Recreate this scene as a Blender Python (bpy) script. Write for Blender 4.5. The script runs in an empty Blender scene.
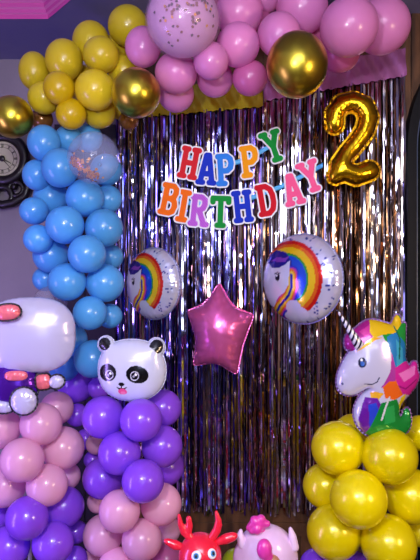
import bpy, bmesh, math, random
import numpy as np
from mathutils import Vector, Matrix, Euler
random.seed(7)
rng = np.random.RandomState(5)
S = bpy.context.scene
COL = S.collection
PI = math.pi
# ------------------------------------------------------------------ camera
DIST, CZ, F = 2.6, 1.45, 574.0
cam = bpy.data.objects.new('camera', bpy.data.cameras.new('camera'))
COL.objects.link(cam)
cam.location = (0, -DIST, CZ)
cam.rotation_euler = (PI/2, 0, 0)
cam.data.sensor_fit = 'VERTICAL'
cam.data.sensor_height = 24
cam.data.lens = 24*F/560
cam.data.clip_start = .02
S.camera = cam
# ------------------------------------------------------------------ world, light, exposure
w = bpy.data.worlds.new('world'); S.world = w; w.use_nodes = True
w.node_tree.nodes['Background'].inputs[0].default_value = (.30, .28, .5, 1)
w.node_tree.nodes['Background'].inputs[1].default_value = .15
S.view_settings.view_transform = 'Standard'
S.view_settings.look = 'None'
S.view_settings.exposure = 0.42
S.view_settings.gamma = 1
S.view_settings.use_curve_mapping = False
def light(name, typ, loc, energy, color, size=.1, target=None, size_y=None):
    l = bpy.data.lights.new(name, typ); l.energy = energy; l.color = color
    if typ == 'AREA':
        l.size = size
        if size_y: l.shape = 'RECTANGLE'; l.size_y = size_y
    else: l.shadow_soft_size = size
    o = bpy.data.objects.new(name, l); COL.objects.link(o); o.location = loc
    if target is not None:
        o.rotation_euler = (Vector(target)-Vector(loc)).to_track_quat('-Z', 'Y').to_euler()
    return o
light('key_light', 'POINT', (-.28, -2.45, 1.86), 52, (.93, .93, 1.0), .055)  # key light added near the camera; its pendant is made up
light('ceiling_glow', 'AREA', (.2, -3.0, 2.55), 42, (.84, .82, 1.0), 1.2, (.1, 0, .6))
light('violet_tint_light', 'AREA', (-1.75, -1.4, .75), 17, (.42, .26, 1.0), .25, (-.2, 0, .7), 1.4)  # area light added at the left to throw violet into the curtain
light('warm_room_light', 'AREA', (1.75, -2.4, 1.5), 16, (1.0, .72, .45), .3, (.2, 0, 1.2), .5)

# ------------------------------------------------------------------ helpers
def P(px, py, d):
    D = DIST-d
    return Vector(((px-210)/F*D, -d, CZ-(py-280)/F*D))
def R(r, d): return r/F*(DIST-d)
def lin(h):
    if isinstance(h, str):
        c = [int(h[i:i+2], 16)/255 for i in (0, 2, 4)]
        return tuple(x/12.92 if x <= .04045 else ((x+.055)/1.055)**2.4 for x in c)
    return tuple(h)
def setp(b, **k):
    for a, v in k.items():
        n = a.replace('_', ' ')
        for s in b.inputs:
            if s.name.lower() == n.lower():
                s.default_value = v; break
def mat(name, color, rough=.4, metal=0., **k):
    m = bpy.data.materials.new(name); m.use_nodes = True
    b = m.node_tree.nodes['Principled BSDF']
    setp(b, Base_Color=(*lin(color), 1), Roughness=rough, Metallic=metal)
    setp(b, **k)
    return m
def noise_mat(name, c1, c2, scale=4, rough=.5, metal=0., bump=0., stretch=(1, 1, 1), detail=4, **k):
    m = mat(name, c1, rough, metal, **k); nt = m.node_tree; b = nt.nodes['Principled BSDF']
    tc = nt.nodes.new('ShaderNodeTexCoord'); mp = nt.nodes.new('ShaderNodeMapping')
    mp.inputs['Scale'].default_value = stretch
    n = nt.nodes.new('ShaderNodeTexNoise'); n.inputs['Scale'].default_value = scale; n.inputs['Detail'].default_value = detail
    r = nt.nodes.new('ShaderNodeValToRGB')
    r.color_ramp.elements[0].position = .35; r.color_ramp.elements[1].position = .65
    r.color_ramp.elements[0].color = (*lin(c1), 1); r.color_ramp.elements[1].color = (*lin(c2), 1)
    L = nt.links.new
    L(tc.outputs['Object'], mp.inputs[0]); L(mp.outputs[0], n.inputs[0]); L(n.outputs[0], r.inputs[0]); L(r.outputs[0], b.inputs['Base Color'])
    if bump:
        bp = nt.nodes.new('ShaderNodeBump'); bp.inputs['Strength'].default_value = bump; bp.inputs['Distance'].default_value = .01
        L(n.outputs[0], bp.inputs['Height']); L(bp.outputs[0], b.inputs['Normal'])
    return m
def attr_mat(name, rough=.25, metal=0., **k):
    m = mat(name, (1, 1, 1), rough, metal, **k); nt = m.node_tree
    a = nt.nodes.new('ShaderNodeAttribute'); a.attribute_name = 'Col'
    nt.links.new(a.outputs['Color'], nt.nodes['Principled BSDF'].inputs['Base Color'])
    return m
def latex(name, color, rough=.26, trans=.28, var=.10, metal=0., coat=.35):
    """balloon rubber: glossy skin that lets some light through"""
    m = mat(name, color, rough, metal, Coat_Weight=coat, Coat_Roughness=.12)
    nt = m.node_tree; L = nt.links.new; b = nt.nodes['Principled BSDF']; out = nt.nodes['Material Output']
    oi = nt.nodes.new('ShaderNodeObjectInfo'); hs = nt.nodes.new('ShaderNodeHueSaturation')
    hs.inputs['Color'].default_value = (*lin(color), 1)
    mr = nt.nodes.new('ShaderNodeMapRange'); mr.inputs[3].default_value = 1-var; mr.inputs[4].default_value = 1+var
    L(oi.outputs['Random'], mr.inputs[0]); L(mr.outputs[0], hs.inputs['Value']); L(hs.outputs[0], b.inputs['Base Color'])
    if trans:
        t = nt.nodes.new('ShaderNodeBsdfTranslucent'); mx = nt.nodes.new('ShaderNodeMixShader')
        L(hs.outputs[0], t.inputs[0]); mx.inputs[0].default_value = trans
        L(b.outputs[0], mx.inputs[1]); L(t.outputs[0], mx.inputs[2]); L(mx.outputs[0], out.inputs[0])
    return m
def clear(name, color, alpha, rough=.06):
    m = mat(name, color, rough, 0, Coat_Weight=.6, Coat_Roughness=.04)
    nt = m.node_tree; L = nt.links.new
    t = nt.nodes.new('ShaderNodeBsdfTransparent'); mx = nt.nodes.new('ShaderNodeMixShader')
    mx.inputs[0].default_value = alpha
    L(t.outputs[0], mx.inputs[1]); L(nt.nodes['Principled BSDF'].outputs[0], mx.inputs[2]); L(mx.outputs[0], nt.nodes['Material Output'].inputs[0])
    return m
def link(name, bm, m, parent=None, smooth=True):
    me = bpy.data.meshes.new(name); bm.to_mesh(me); bm.free()
    if m is not None:
        for x in (m if isinstance(m, (list, tuple)) else [m]): me.materials.append(x)
    if smooth: me.shade_smooth()
    o = bpy.data.objects.new(name, me); COL.objects.link(o)
    if parent is not None: o.parent = parent
    return o
def tag(o, label, cat, group=None):
    o['label'] = label; o['category'] = cat
    if group: o['group'] = group
    return o
def thing(name, label, cat, loc=(0, 0, 0), rotz=0, group=None):
    o = bpy.data.objects.new(name, None); COL.objects.link(o)
    o.empty_display_size = .05
    o.location = loc; o.rotation_euler = (0, 0, rotz)
    return tag(o, label, cat, group)
def struct(o): o['kind'] = 'structure'; return o
def box(bm, lo, hi, mi=0):
    x0, y0, z0 = lo; x1, y1, z1 = hi
    v = [bm.verts.new(p) for p in ((x0,y0,z0),(x1,y0,z0),(x1,y1,z0),(x0,y1,z0),(x0,y0,z1),(x1,y0,z1),(x1,y1,z1),(x0,y1,z1))]
    for f in ((0,3,2,1),(4,5,6,7),(0,1,5,4),(1,2,6,5),(2,3,7,6),(3,0,4,7)):
        bm.faces.new([v[i] for i in f]).material_index = mi
def bevel(bm, wd, seg=2):
    bmesh.ops.bevel(bm, geom=bm.edges[:], offset=wd, segments=seg, affect='EDGES', profile=.6)
def sphere(bm, c, r, sx=1, sy=1, sz=1, seg=24, rings=16, rot=None):
    M = Matrix.Translation(c) @ (rot or Matrix.Identity(4)) @ Matrix.Diagonal((r*sx, r*sy, r*sz, 1))
    bmesh.ops.create_uvsphere(bm, u_segments=seg, v_segments=rings, radius=1, matrix=M)
def tube(bm, pts, rad, n=10, cap=True):
    pts = [Vector(p) for p in pts]
    if not hasattr(rad, '__len__'): rad = [rad]*len(pts)
    rings = []; up = Vector((0, 0, 1)); prev = None
    for i, p in enumerate(pts):
        t = (pts[min(i+1, len(pts)-1)]-pts[max(i-1, 0)]).normalized()
        a = t.orthogonal().normalized() if prev is None else (prev-t*prev.dot(t)).normalized()
        prev = a; b = t.cross(a)
        rings.append([bm.verts.new(p+(a*math.cos(k*2*PI/n)+b*math.sin(k*2*PI/n))*rad[i]) for k in range(n)])
    for i in range(len(rings)-1):
        for k in range(n):
            bm.faces.new((rings[i][k], rings[i][(k+1) % n], rings[i+1][(k+1) % n], rings[i+1][k]))
    if cap:
        bm.faces.new(rings[0][::-1]); bm.faces.new(rings[-1])
def torus(bm, c, Rr, r, n=40, m=10, axis='Y'):
    vs = []
    for i in range(n):
        a = i*2*PI/n; row = []
        for j in range(m):
            b = j*2*PI/m; q = Rr+r*math.cos(b)
            row.append(bm.verts.new((c[0]+q*math.cos(a), c[1]+r*math.sin(b), c[2]+q*math.sin(a))))
        vs.append(row)
    for i in range(n):
        for j in range(m):
            bm.faces.new((vs[i][j], vs[(i+1) % n][j], vs[(i+1) % n][(j+1) % m], vs[i][(j+1) % m]))
def disc(bm, c, r, y0, y1, n=36, mi=0):
    a = [bm.verts.new((c[0]+r*math.cos(k*2*PI/n), y0, c[1]+r*math.sin(k*2*PI/n))) for k in range(n)]
    b = [bm.verts.new((c[0]+r*math.cos(k*2*PI/n), y1, c[1]+r*math.sin(k*2*PI/n))) for k in range(n)]
    bm.faces.new(a).material_index = mi; bm.faces.new(b[::-1]).material_index = mi
    for k in range(n): bm.faces.new((a[k], b[k], b[(k+1) % n], a[(k+1) % n])).material_index = mi
def prism(bm, poly, y0, y1, mi=0):
    a = [bm.verts.new((x, y0, z)) for x, z in poly]; b = [bm.verts.new((x, y1, z)) for x, z in poly]
    f = bm.faces.new(a); g = bm.faces.new(b[::-1]); f.material_index = g.material_index = mi
    n = len(poly)
    for k in range(n): bm.faces.new((a[k], b[k], b[(k+1) % n], a[(k+1) % n])).material_index = mi

# ------------------------------------------------------------------ inflated foil shapes
def sd_poly(poly):
    P_ = np.array(poly, float); Q_ = np.roll(P_, -1, axis=0)
    seglen = np.hypot(*(Q_-P_).T); acc = np.concatenate([[0], np.cumsum(seglen)[:-1]])
    def f(X, Z):
        best = np.full(X.shape, 1e9); arc = np.zeros(X.shape); ins = np.zeros(X.shape, bool)
        for (a, b, L, s0) in zip(P_, Q_, seglen, acc):
            e = b-a; t = np.clip(((X-a[0])*e[0]+(Z-a[1])*e[1])/(L*L+1e-12), 0, 1)
            d = np.hypot(X-a[0]-t*e[0], Z-a[1]-t*e[1]); m = d < best
            best = np.where(m, d, best); arc = np.where(m, s0+t*L, arc)
            c = ((a[1] > Z) != (b[1] > Z)) & (X < (b[0]-a[0])*(Z-a[1])/((b[1]-a[1]) or 1e-12)+a[0])
            ins ^= c
        return np.where(ins, -best, best), arc
    return f
def sd_stroke(pts, rad):
    pts = np.array(pts, float)
    if not hasattr(rad, '__len__'): rad = [rad]*len(pts)
    def f(X, Z):
        best = np.full(X.shape, 1e9); arc = np.zeros(X.shape); s0 = 0
        for i in range(len(pts)-1):
            a, b = pts[i], pts[i+1]; e = b-a; L = np.hypot(*e)
            t = np.clip(((X-a[0])*e[0]+(Z-a[1])*e[1])/(L*L+1e-12), 0, 1)
            d = np.hypot(X-a[0]-t*e[0], Z-a[1]-t*e[1])-(rad[i]+(rad[i+1]-rad[i])*t); m = d < best
            best = np.where(m, d, best)
            arc = np.where(m, s0+t*L+.03*np.arctan2(Z-b[1], X-b[0]), arc); s0 += L
        return best, arc
    return f
def sd_ell(cx, cz, a, b, pw=2.):
    n = 72; pts = []
    for k in range(n):
        t = k*2*PI/n; c, s = math.cos(t), math.sin(t)
        pts.append((cx+a*math.copysign(abs(c)**(2/pw), c), cz+b*math.copysign(abs(s)**(2/pw), s)))
    return sd_poly(pts)
def sd_union(*fs):
    def f(X, Z):
        best, arc = fs[0](X, Z)
        for g in fs[1:]:
            d, a = g(X, Z); m = d < best
            best = np.where(m, d, best); arc = np.where(m, a, arc)
        return best, arc
    return f
def smooth_poly(pts, it=2):
    p = [tuple(q) for q in pts]
    for _ in range(it):
        q = []
        for i in range(len(p)):
            a, b = p[i], p[(i+1) % len(p)]
            q += [(a[0]*.75+b[0]*.25, a[1]*.75+b[1]*.25), (a[0]*.25+b[0]*.75, a[1]*.25+b[1]*.75)]
        p = q
    return p
def foil(name, sdf, bbox, cell, scale, m, parent=None, colf=None, wr=.0015, wl=.022, flat=None, y=0., decay=.02, off=0.):
    """two foil sheets sealed along an outline and blown up (pressure shape from a Poisson solve)"""
    x0, x1, z0, z1 = bbox
    xs = np.arange(x0-2*cell, x1+2*cell, cell); zs = np.arange(z0-2*cell, z1+2*cell, cell)
    X, Z = np.meshgrid(xs, zs, indexing='ij')
    sd, arc = sdf(X, Z); sd = sd-off
    ins = sd < -cell*.15
    if flat is None:
        u = np.where(ins, -sd*.05, 0)
        for it in range(2200):
            n = .25*(np.roll(u, 1, 0)+np.roll(u, -1, 0)+np.roll(u, 1, 1)+np.roll(u, -1, 1)+cell*cell)
            u = np.where(ins, u+1.0*(n-u), 0)
        h = scale*np.sqrt(2*u)
        ph = 2*PI*arc/wl
        h = h*(1+0*h)+wr*(np.sin(ph)+.6*np.sin(ph*.61+1.3))*np.exp(-np.abs(sd)/decay)*np.clip(-sd/.006, 0, 1)
        h = np.maximum(h, .0004)
    else:
        h = np.full(X.shape, flat)
    keep = ins[:-1, :-1] | ins[1:, :-1] | ins[:-1, 1:] | ins[1:, 1:]
    gx, gz = np.gradient(sd, cell); gl = np.hypot(gx, gz)+1e-9
    step = np.where(ins, 0, sd)
    step = np.clip(step, -cell, cell*1.2)
    PX = X-step*gx/gl; PZ = Z-step*gz/gl
    if colf is not None: C = colf(PX, PZ)
    bm = bmesh.new(); lay = bm.loops.layers.float_color.new('Col') if colf is not None else None
    F_, B_ = {}, {}
    wig = .0022*np.sin(2*PI*arc/.013) if flat is not None and not name.startswith('letter') else 0*X
    def gv(D, i, j, sgn):
        k = (i, j)
        if not ins[i, j] and flat is None:
            if k not in F_: F_[k] = bm.verts.new((PX[i, j], y, PZ[i, j])); cidx[F_[k]] = k
            return F_[k]
        if k not in D:
            v = bm.verts.new((PX[i, j], y+sgn*h[i, j]+wig[i, j], PZ[i, j])); D[k] = v; cidx[v] = k
        return D[k]
    cidx = {}
    ii, jj = np.nonzero(keep)
    for i, j in zip(ii, jj):
        q = ((i, j), (i+1, j), (i+1, j+1), (i, j+1))
        fa = [gv(F_, a, b, -1) for a, b in q]; fb = [gv(B_, a, b, 1) for a, b in q][::-1]
        for vs in (fa, fb):
            if len(set(vs)) < 4: continue
            try: f = bm.faces.new(vs)
            except ValueError: continue
            if lay:
                for l in f.loops:
                    c = C[cidx[l.vert]]; l[lay] = (c[0], c[1], c[2], 1)
    return link(name, bm, m, parent)
class Paint:
    """flat printed artwork: fills regions one over another"""
    def __init__(s, X, Z, base): s.X, s.Z = X, Z; s.C = np.zeros(X.shape+(3,)); s.C[:] = lin(base)
    def put(s, mask, c): s.C[mask] = lin(c)
    def ell(s, cx, cz, a, b, c, rot=0):
        dx, dz = s.X-cx, s.Z-cz; co, si = math.cos(rot), math.sin(rot)
        s.put(((dx*co+dz*si)/a)**2+((-dx*si+dz*co)/b)**2 < 1, c)
    def poly(s, pts, c): s.put(sd_poly(pts)(s.X, s.Z)[0] < 0, c)
    def stroke(s, pts, r, c): s.put(sd_stroke(pts, r)(s.X, s.Z)[0] < 0, c)

# ------------------------------------------------------------------ room
CEIL = 2.65; XL, XR, YB, YF = -1.9, 1.9, -4.6, .52
lilac = noise_mat('lilac_paint', '857a86', '948692', 2.5, .55, bump=.05)
soffit_m = noise_mat('violet_ceiling_paint', '66629a', '7a789c', 2, .5)
white_ceil = mat('white_ceiling_paint', 'b9c0e2', .5)
pink_trim = mat('pink_moulding_paint', 'c8489a', .4)
pink_trim2 = mat('light_pink_moulding_paint', 'da74b4', .4)
brown = noise_mat('dark_brown_wood', '3a2212', '6a4528', 9, .45, stretch=(3, 1, .5), bump=.15)
brown2 = noise_mat('brown_wood', '4a2f1c', '6d4a2e', 7, .4, stretch=(4, 1, .6), bump=.1)
floor_m = noise_mat('brown_tile', '3d2a22', '59402f', 3, .25)
def slab(name, lo, hi, m, bev=0):
    bm = bmesh.new(); box(bm, lo, hi)
    if bev: bevel(bm, bev)
    return struct(link(name, bm, m, None, False))
slab('floor', (XL-.1, YB-.1, -.1), (XR+.1, YF+.1, 0), floor_m)
slab('wall_far', (XL-.1, YF, 0), (XR+.1, YF+.1, CEIL+.2), lilac)
slab('wall_left', (XL-.1, YB, 0), (XL, YF, CEIL+.2), lilac)
slab('wall_right', (XR, YB, 0), (XR+.1, YF, CEIL+.2), noise_mat('tan_paint', '6b4a34', '83604a', 2, .5))
slab('wall_near', (XL-.1, YB-.1, 0), (XR+.1, YB, CEIL+.2), noise_mat('dusky_paint', '3a3350', '463c60', 2, .5))
# ceiling: soffit with an octagonal tray and a stepped pink lip
TA, TB, TC = -.742, -.42, -.36     # tray corners
TR = [(-1.75, .03), (TA, .03), (TB, TC), (TB, -3.2), (-.7, -3.5), (-1.75, -3.5)]
bm = bmesh.new()
outer = [(XL, 0), (XR, 0), (XR, YB), (XL, YB)]
def quadf(pts, z):
    bm.faces.new([bm.verts.new((x, y, z)) for x, y in pts])
quadf([(XL, YF), (XR, YF), (XR, .03), (XL, .03)], CEIL)
quadf([(TA, .03), (XR, .03), (XR, TC), (TB, TC)], CEIL)
quadf([(TB, TC), (XR, TC), (XR, YB), (TB, YB)], CEIL)
quadf([(XL, .03), (-1.75, .03), (-1.75, YB), (XL, YB)], CEIL)
quadf([(-1.75, -3.5), (-.7, -3.5), (TB, -3.2), (TB, YB), (-1.75, YB)], CEIL)
struct(link('ceiling', bm, soffit_m, None, False))
bm = bmesh.new(); box(bm, (XL, YB, CEIL+.075), (XR, YF, CEIL+.12))
struct(link('ceiling_tray', bm, white_ceil, None, False))
def offset_ring(off):
    c = Vector((-1.0, -2.0)); n = len(TR); out = []
    for i in range(n):
        a, b, d = Vector(TR[i-1]), Vector(TR[i]), Vector(TR[(i+1) % n])
        e1, e2 = (b-a).normalized(), (d-b).normalized()
        n1, n2 = Vector((e1.y, -e1.x)), Vector((e2.y, -e2.x))
        m = (n1+n2); m = m/(m.dot(n1)); out.append(b+m*off)
    return out
prof = [(0, -.004, 0), (.0, .016, 0), (.010, .020, 1), (.012, .034, 0), (.024, .040, 1), (.026, .056, 0), (.040, .062, 1), (.042, .078, 0)]
bm = bmesh.new(); rings = []
for off, dz, mi in prof: rings.append([bm.verts.new((p.x, p.y, CEIL+dz)) for p in offset_ring(off)])
for i in range(len(rings)-1):
    for k in range(len(TR)):
        f = bm.faces.new((rings[i][k], rings[i][(k+1) % 6], rings[i+1][(k+1) % 6], rings[i+1][k])); f.material_index = prof[i+1][2]
struct(link('trim_1', bm, [pink_trim, pink_trim2], None, False))
# brown wood panelling behind the foil curtain, with a dark arched doorway on its right
bm = bmesh.new()
for k in range(14):
    x = -.42+k*.166
    box(bm, (x, -.018, 0), (min(x+.160, 1.9), 0, CEIL))
box(bm, (-.42, -.010, 0), (1.9, YF, CEIL))
box(bm, (-.42, -.026, .30), (1.9, 0, .36))
struct(link('trim_2', bm, brown, None, False))
bm = bmesh.new()
for k in range(2): box(bm, (-.70+k*.14, -.018, 0), (-.565+k*.14, 0, 2.15))
box(bm, (-.70, -.010, 0), (-.4205, YF, 2.15)); box(bm, (-.70, -.026, .30), (-.4205, 0, .36))
struct(link('trim_3', bm, noise_mat('dark_plum_panel', '120c1c', '1c1226', 6, .5, stretch=(3, 1, .5)), None, False))  # separate panel, darker than the brown panelling beside it
navy = mat('navy_painted_frame', '060911', .6, Specular_IOR_Level=.2)
bm = bmesh.new()
def arch(cx, w_, hs, ha, n=20):
    pts = [(cx-w_, 0.0)]
    for k in range(n+1):
        t = PI-k*PI/n; pts.append((cx+w_*math.cos(t), hs+ha*math.sin(t)))
    return pts+[(cx+w_, 0.0)]
o1 = arch(1.115, .245, 2.03, .42); o2 = arch(1.115, .205, 2.03, .36); o3 = arch(1.115, .196, 2.03, .35)
def band(a, b, y0, y1, mi):
    for i in range(len(a)-1):
        v = [bm.verts.new((a[i][0], y1, a[i][1])), bm.verts.new((a[i+1][0], y1, a[i+1][1])), bm.verts.new((b[i+1][0], y1, b[i+1][1])), bm.verts.new((b[i][0], y1, b[i][1]))]
        bm.faces.new(v).material_index = mi
        v2 = [bm.verts.new((a[i][0], y0, a[i][1])), bm.verts.new((a[i+1][0], y0, a[i+1][1]))]
        bm.faces.new((v[1], v[0], v2[0], v2[1])).material_index = mi
        v3 = [bm.verts.new((b[i][0], y0, b[i][1])), bm.verts.new((b[i+1][0], y0, b[i+1][1]))]
        bm.faces.new((v[3], v[2], v3[1], v3[0])).material_index = mi
band(o1, o2, -.015, -.075, 0); band(o2, o3, -.015, -.06, 1)
fr = struct(link('door_1', bm, [navy, mat('blue_bead', '38486c', .4)], None, False))
bm = bmesh.new(); prism(bm, o3, -.022, -.030)
link('door_panel', bm, noise_mat('dark_green_panel', '060a0a', '0b1110', 3, .8, Specular_IOR_Level=.1), fr, False)

# ------------------------------------------------------------------ glowing things added behind the camera, all unseen
bulb_m = bpy.data.materials.new('key_bulb_glow'); bulb_m.use_nodes = True  # bulb glow made up for the added key light
setp(bulb_m.node_tree.nodes['Principled BSDF'], Emission_Color=(.95, .95, 1, 1), Emission_Strength=25.)
tube_m = bpy.data.materials.new('added_tube_glow'); tube_m.use_nodes = True
setp(tube_m.node_tree.nodes['Principled BSDF'], Emission_Color=(.85, .88, 1, 1), Emission_Strength=26.)
white_pl = mat('white_plastic', 'd8d8d8', .4)
def added_tube(x0, x1, y, z, label):  # unseen tubes added so the foil shows thin bright streaks
    t = thing('added_tube_light', label, 'lamp', ((x0+x1)/2, y, z), 0, 'unseen tube lights added behind the viewer')
    L = (x1-x0)/2
    b = bmesh.new(); box(b, (-L-.04, -.03, -.03), (L+.04, 0, .03)); link('housing', b, white_pl, t, False)
    b = bmesh.new(); tube(b, [(-L, .02, 0), (L, .02, 0)], .015); link('glow_tube', b, tube_m, t)
added_tube(-1.5, -.3, YB+.031, 2.1, 'left unseen tube light, added behind the viewer for streaks in the foil')
added_tube(.5, 1.7, YB+.031, 2.1, 'right unseen tube light, added behind the viewer for streaks in the foil')
# unseen glowing panel added on near wall to reflect in the foil
bm = bmesh.new(); box(bm, (-.25, YB, .9), (.45, YB+.01, 2.0))
wm = bpy.data.materials.new('added_panel_glow'); wm.use_nodes = True
setp(wm.node_tree.nodes['Principled BSDF'], Emission_Color=(.55, .62, 1, 1), Emission_Strength=3.)
glow_pan = struct(link('glow_panel_1', bm, wm, None, False))
bm = bmesh.new()
for x in (-.28, .08, .45): box(bm, (x, YB, .87), (x+.03, YB+.04, 2.03))
for z in (.87, 1.45, 2.0): box(bm, (-.28, YB, z), (.48, YB+.035, z+.03))
link('glow_panel_frame', bm, brown2, glow_pan, False)

# ------------------------------------------------------------------ foil fringe curtains
def strip_mat(name, cols, rough):
    m = mat(name, (1, 1, 1), rough, 1.0); nt = m.node_tree
    a = nt.nodes.new('ShaderNodeAttribute'); a.attribute_name = 'Col'
    nt.links.new(a.outputs['Color'], nt.nodes['Principled BSDF'].inputs['Base Color'])
    return m
fr_m = strip_mat('silver_tinsel', None, .12)
def curtain(label, xa, xb, ztop_a, ztop_b, zbot, film, n, tints, y0):
    t = thing('foil_fringe_curtain', label, 'curtain', ((xa+xb)/2, y0, zbot), 0, 'foil fringe curtains hung side by side')
    ox, oz = (xa+xb)/2, zbot
    bm = bmesh.new(); lay = bm.loops.layers.float_color.new('Col')
    for layer in range(2):
        for i in range(n):
            f = (i+.5*layer+rng.uniform(-.35, .35))/n
            x = xa+(xb-xa)*min(max(f, .002), .998)
            zt = ztop_a+(ztop_b-ztop_a)*f; zb = zbot+rng.uniform(-.03, .035)
            wdt = rng.uniform(.0026, .0052)
            th0 = rng.normal(0, .5); y = y0-.012*layer-rng.uniform(0, .010)
            c = np.array(lin(tints[rng.randint(len(tints))]))*rng.uniform(.55, 1.05)
            N = 60; p1, p2, p3 = rng.uniform(0, 6.28, 3); a1, a2 = rng.uniform(.05, .32), rng.uniform(.03, .16)
            k1, k2 = rng.uniform(2, 5), rng.uniform(7, 16); sway = rng.uniform(-.006, .006)
            prev = None
            for k in range(N+1):
                s = k/N; z = zt+(zb-zt)*s
                th = th0+a1*math.sin(k1*s*3+p1)+a2*math.sin(k2*s*3+p2)+rng.normal(0, .07)+(rng.normal(0, .5) if rng.rand() < .07 else 0)
                xx = x+sway*math.sin(s*4+p3)+rng.normal(0, .0004); yy = y+.0035*math.sin(s*11+p2)+rng.normal(0, .0012)
                dx, dy = wdt*math.cos(th), wdt*math.sin(th)
                r = (bm.verts.new((xx-dx-ox, yy-dy-y0, z-oz)), bm.verts.new((xx+dx-ox, yy+dy-y0, z-oz)))
                if prev:
                    fc = bm.faces.new((prev[0], prev[1], r[1], r[0]))
                    for l in fc.loops: l[lay] = (*c, 1)
                prev = r
    st = link('fringe', bm, fr_m, t); st['kind'] = 'stuff'
    # the uncut film along the top
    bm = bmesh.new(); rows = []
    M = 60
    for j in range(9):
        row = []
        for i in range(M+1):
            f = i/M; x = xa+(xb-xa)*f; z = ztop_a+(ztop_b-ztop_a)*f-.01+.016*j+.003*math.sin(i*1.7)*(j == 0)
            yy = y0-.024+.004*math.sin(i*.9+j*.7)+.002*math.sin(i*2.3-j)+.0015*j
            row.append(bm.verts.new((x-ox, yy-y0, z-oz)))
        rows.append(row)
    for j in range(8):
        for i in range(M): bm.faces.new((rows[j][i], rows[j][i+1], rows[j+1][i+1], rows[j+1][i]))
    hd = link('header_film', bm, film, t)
    hd['label'] = 'shiny uncut film strip along the curtain top'
    return t
zt = lambda py: CZ-(py-280)/F*(DIST-.04)
xw = lambda px: (px-210)/F*(DIST-.04)
film_refl_y = mat('film_yellow_reflection', 'b4a018', .25, .35); film_refl_p = mat('film_pink_reflection', 'b06aa4', .22, .45)  # balloon reflections put into the film colours
tl = ['e6e2ff', 'a090ff', '9078f4', 'b9b2f5', 'f0f0ff', '8f86ee', 'd8c9e8', '6d78c8', 'c9a68c', '3c3a60']  # violet reflections put into the strip colours
tr = ['f4eef2', 'd6cbe6', 'e9dcd2', 'b38a64', 'f2eef6', '9a90c8', '8a5f3c', '4a3a4c']  # room reflections put into these strip colours too
curtain('silver foil fringe curtain with violet and yellow reflections in its colours, beside blue balloon column', xw(117), xw(262.5), zt(119), zt(106), zt(508), film_refl_y, 78, tl, -.042)
curtain('silver foil fringe curtain with pink reflection painted on its top film, behind gold number balloon', xw(263.2), xw(404), zt(101), zt(76), zt(508), film_refl_p, 78, tr, -.048)

# ------------------------------------------------------------------ balloons
YG = latex('pearl_yellow_latex', 'e4cc28', .3, .35)
YA = latex('amber_yellow_latex', 'dcba0c', .3, .30)
YS = latex('shaded_amber_latex', '8a5a24', .25, .1, metal=.3)  # amber rubber with shade put into its brown base colour
PK = latex('pastel_pink_latex', 'ec92d2', .3, .35)
HP = latex('rose_pink_latex', 'd76fa9', .3, .35)
BL = latex('sky_blue_latex', '5aaeee', .28, .30)
LP = latex('light_pink_latex', 'fabadc', .26, .32)
VI = latex('violet_latex', '9650ee', .24, .25)
YR = latex('metallic_yellow_latex', 'f6e400', .24, .15, metal=.15)
LM = latex('lime_latex', 'b6c81e', .3, .3)
GOLD = mat('gold_chrome_latex', 'c4b03a', .30, 1.0)
CLP = clear('clear_pink_latex', 'e8b8e0', .20); INN = latex('milky_pink_latex', 'd09ccc', .4, .3); CLB = clear('clear_latex', 'aab4dc', .22); CLG = clear('clear_grey_latex', 'a8a4b4', .30)
def balloon_mesh(name, m):
    bm = bmesh.new(); n = 36
    prof = []
    for k in range(25):
        a = k*PI*.93/24
        r = math.sin(a); z = math.cos(a)
        if a > PI/2: z *= 1+.10*((a-PI/2)/(PI/2))**2
        prof.append((r, z))
    r0, z0 = prof[-1]
    prof += [(.13, z0-.05), (.07, z0-.10), (.045, z0-.14), (.075, z0-.17), (.045, z0-.19), (.09, z0-.25), (.085, z0-.26)]
    top = bm.verts.new((0, 0, 1)); rings = []
    for r, z in prof[1:]:
        rings.append([bm.verts.new((r*math.cos(i*2*PI/n), r*math.sin(i*2*PI/n), z)) for i in range(n)])
    for i in range(n): bm.faces.new((top, rings[0][i], rings[0][(i+1) % n]))
    for a, b in zip(rings, rings[1:]):
        for i in range(n): bm.faces.new((a[i], b[i], b[(i+1) % n], a[(i+1) % n]))
    return bm
protos = {}
def balloon(px, py, r, d, m, label, group, vr=None, tilt=None):
    first = m.name not in protos
    if first:
        o = link('balloon', balloon_mesh('balloon', m), m); protos[m.name] = o
    else:
        o = protos[m.name].copy(); COL.objects.link(o)
    p = P(px, py, d); rad = R(r, d)
    o.location = p
    # knot points back into the cluster
    rx, rz = tilt or (random.uniform(-.35, .35), random.uniform(-.35, .35))
    q = Vector((0, -1, 0)); q = Euler((rx, 0, rz)).to_matrix() @ q
    o.rotation_euler = q.to_track_quat('Z', 'X').to_euler()
    s = max((vr or r)/r, .96)
    if s != 1:
        o.rotation_euler = (PI/2, 0, 0); o.scale = (rad, rad*s, rad)
    else: o.scale = (rad,)*3
    return tag(o, label, 'balloon', group)
gy, gp, gb = 'yellow balloons of the garland', 'pink balloons of the garland', 'sky blue balloons down the left'
gl, gv_, gm, gn, gr = 'light pink balloons of the left column', 'violet balloons of the left column', 'violet balloons under the panda', 'light pink balloons of the panda column', 'yellow balloons of the right column'
gg = 'gold chrome balloons'
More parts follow.
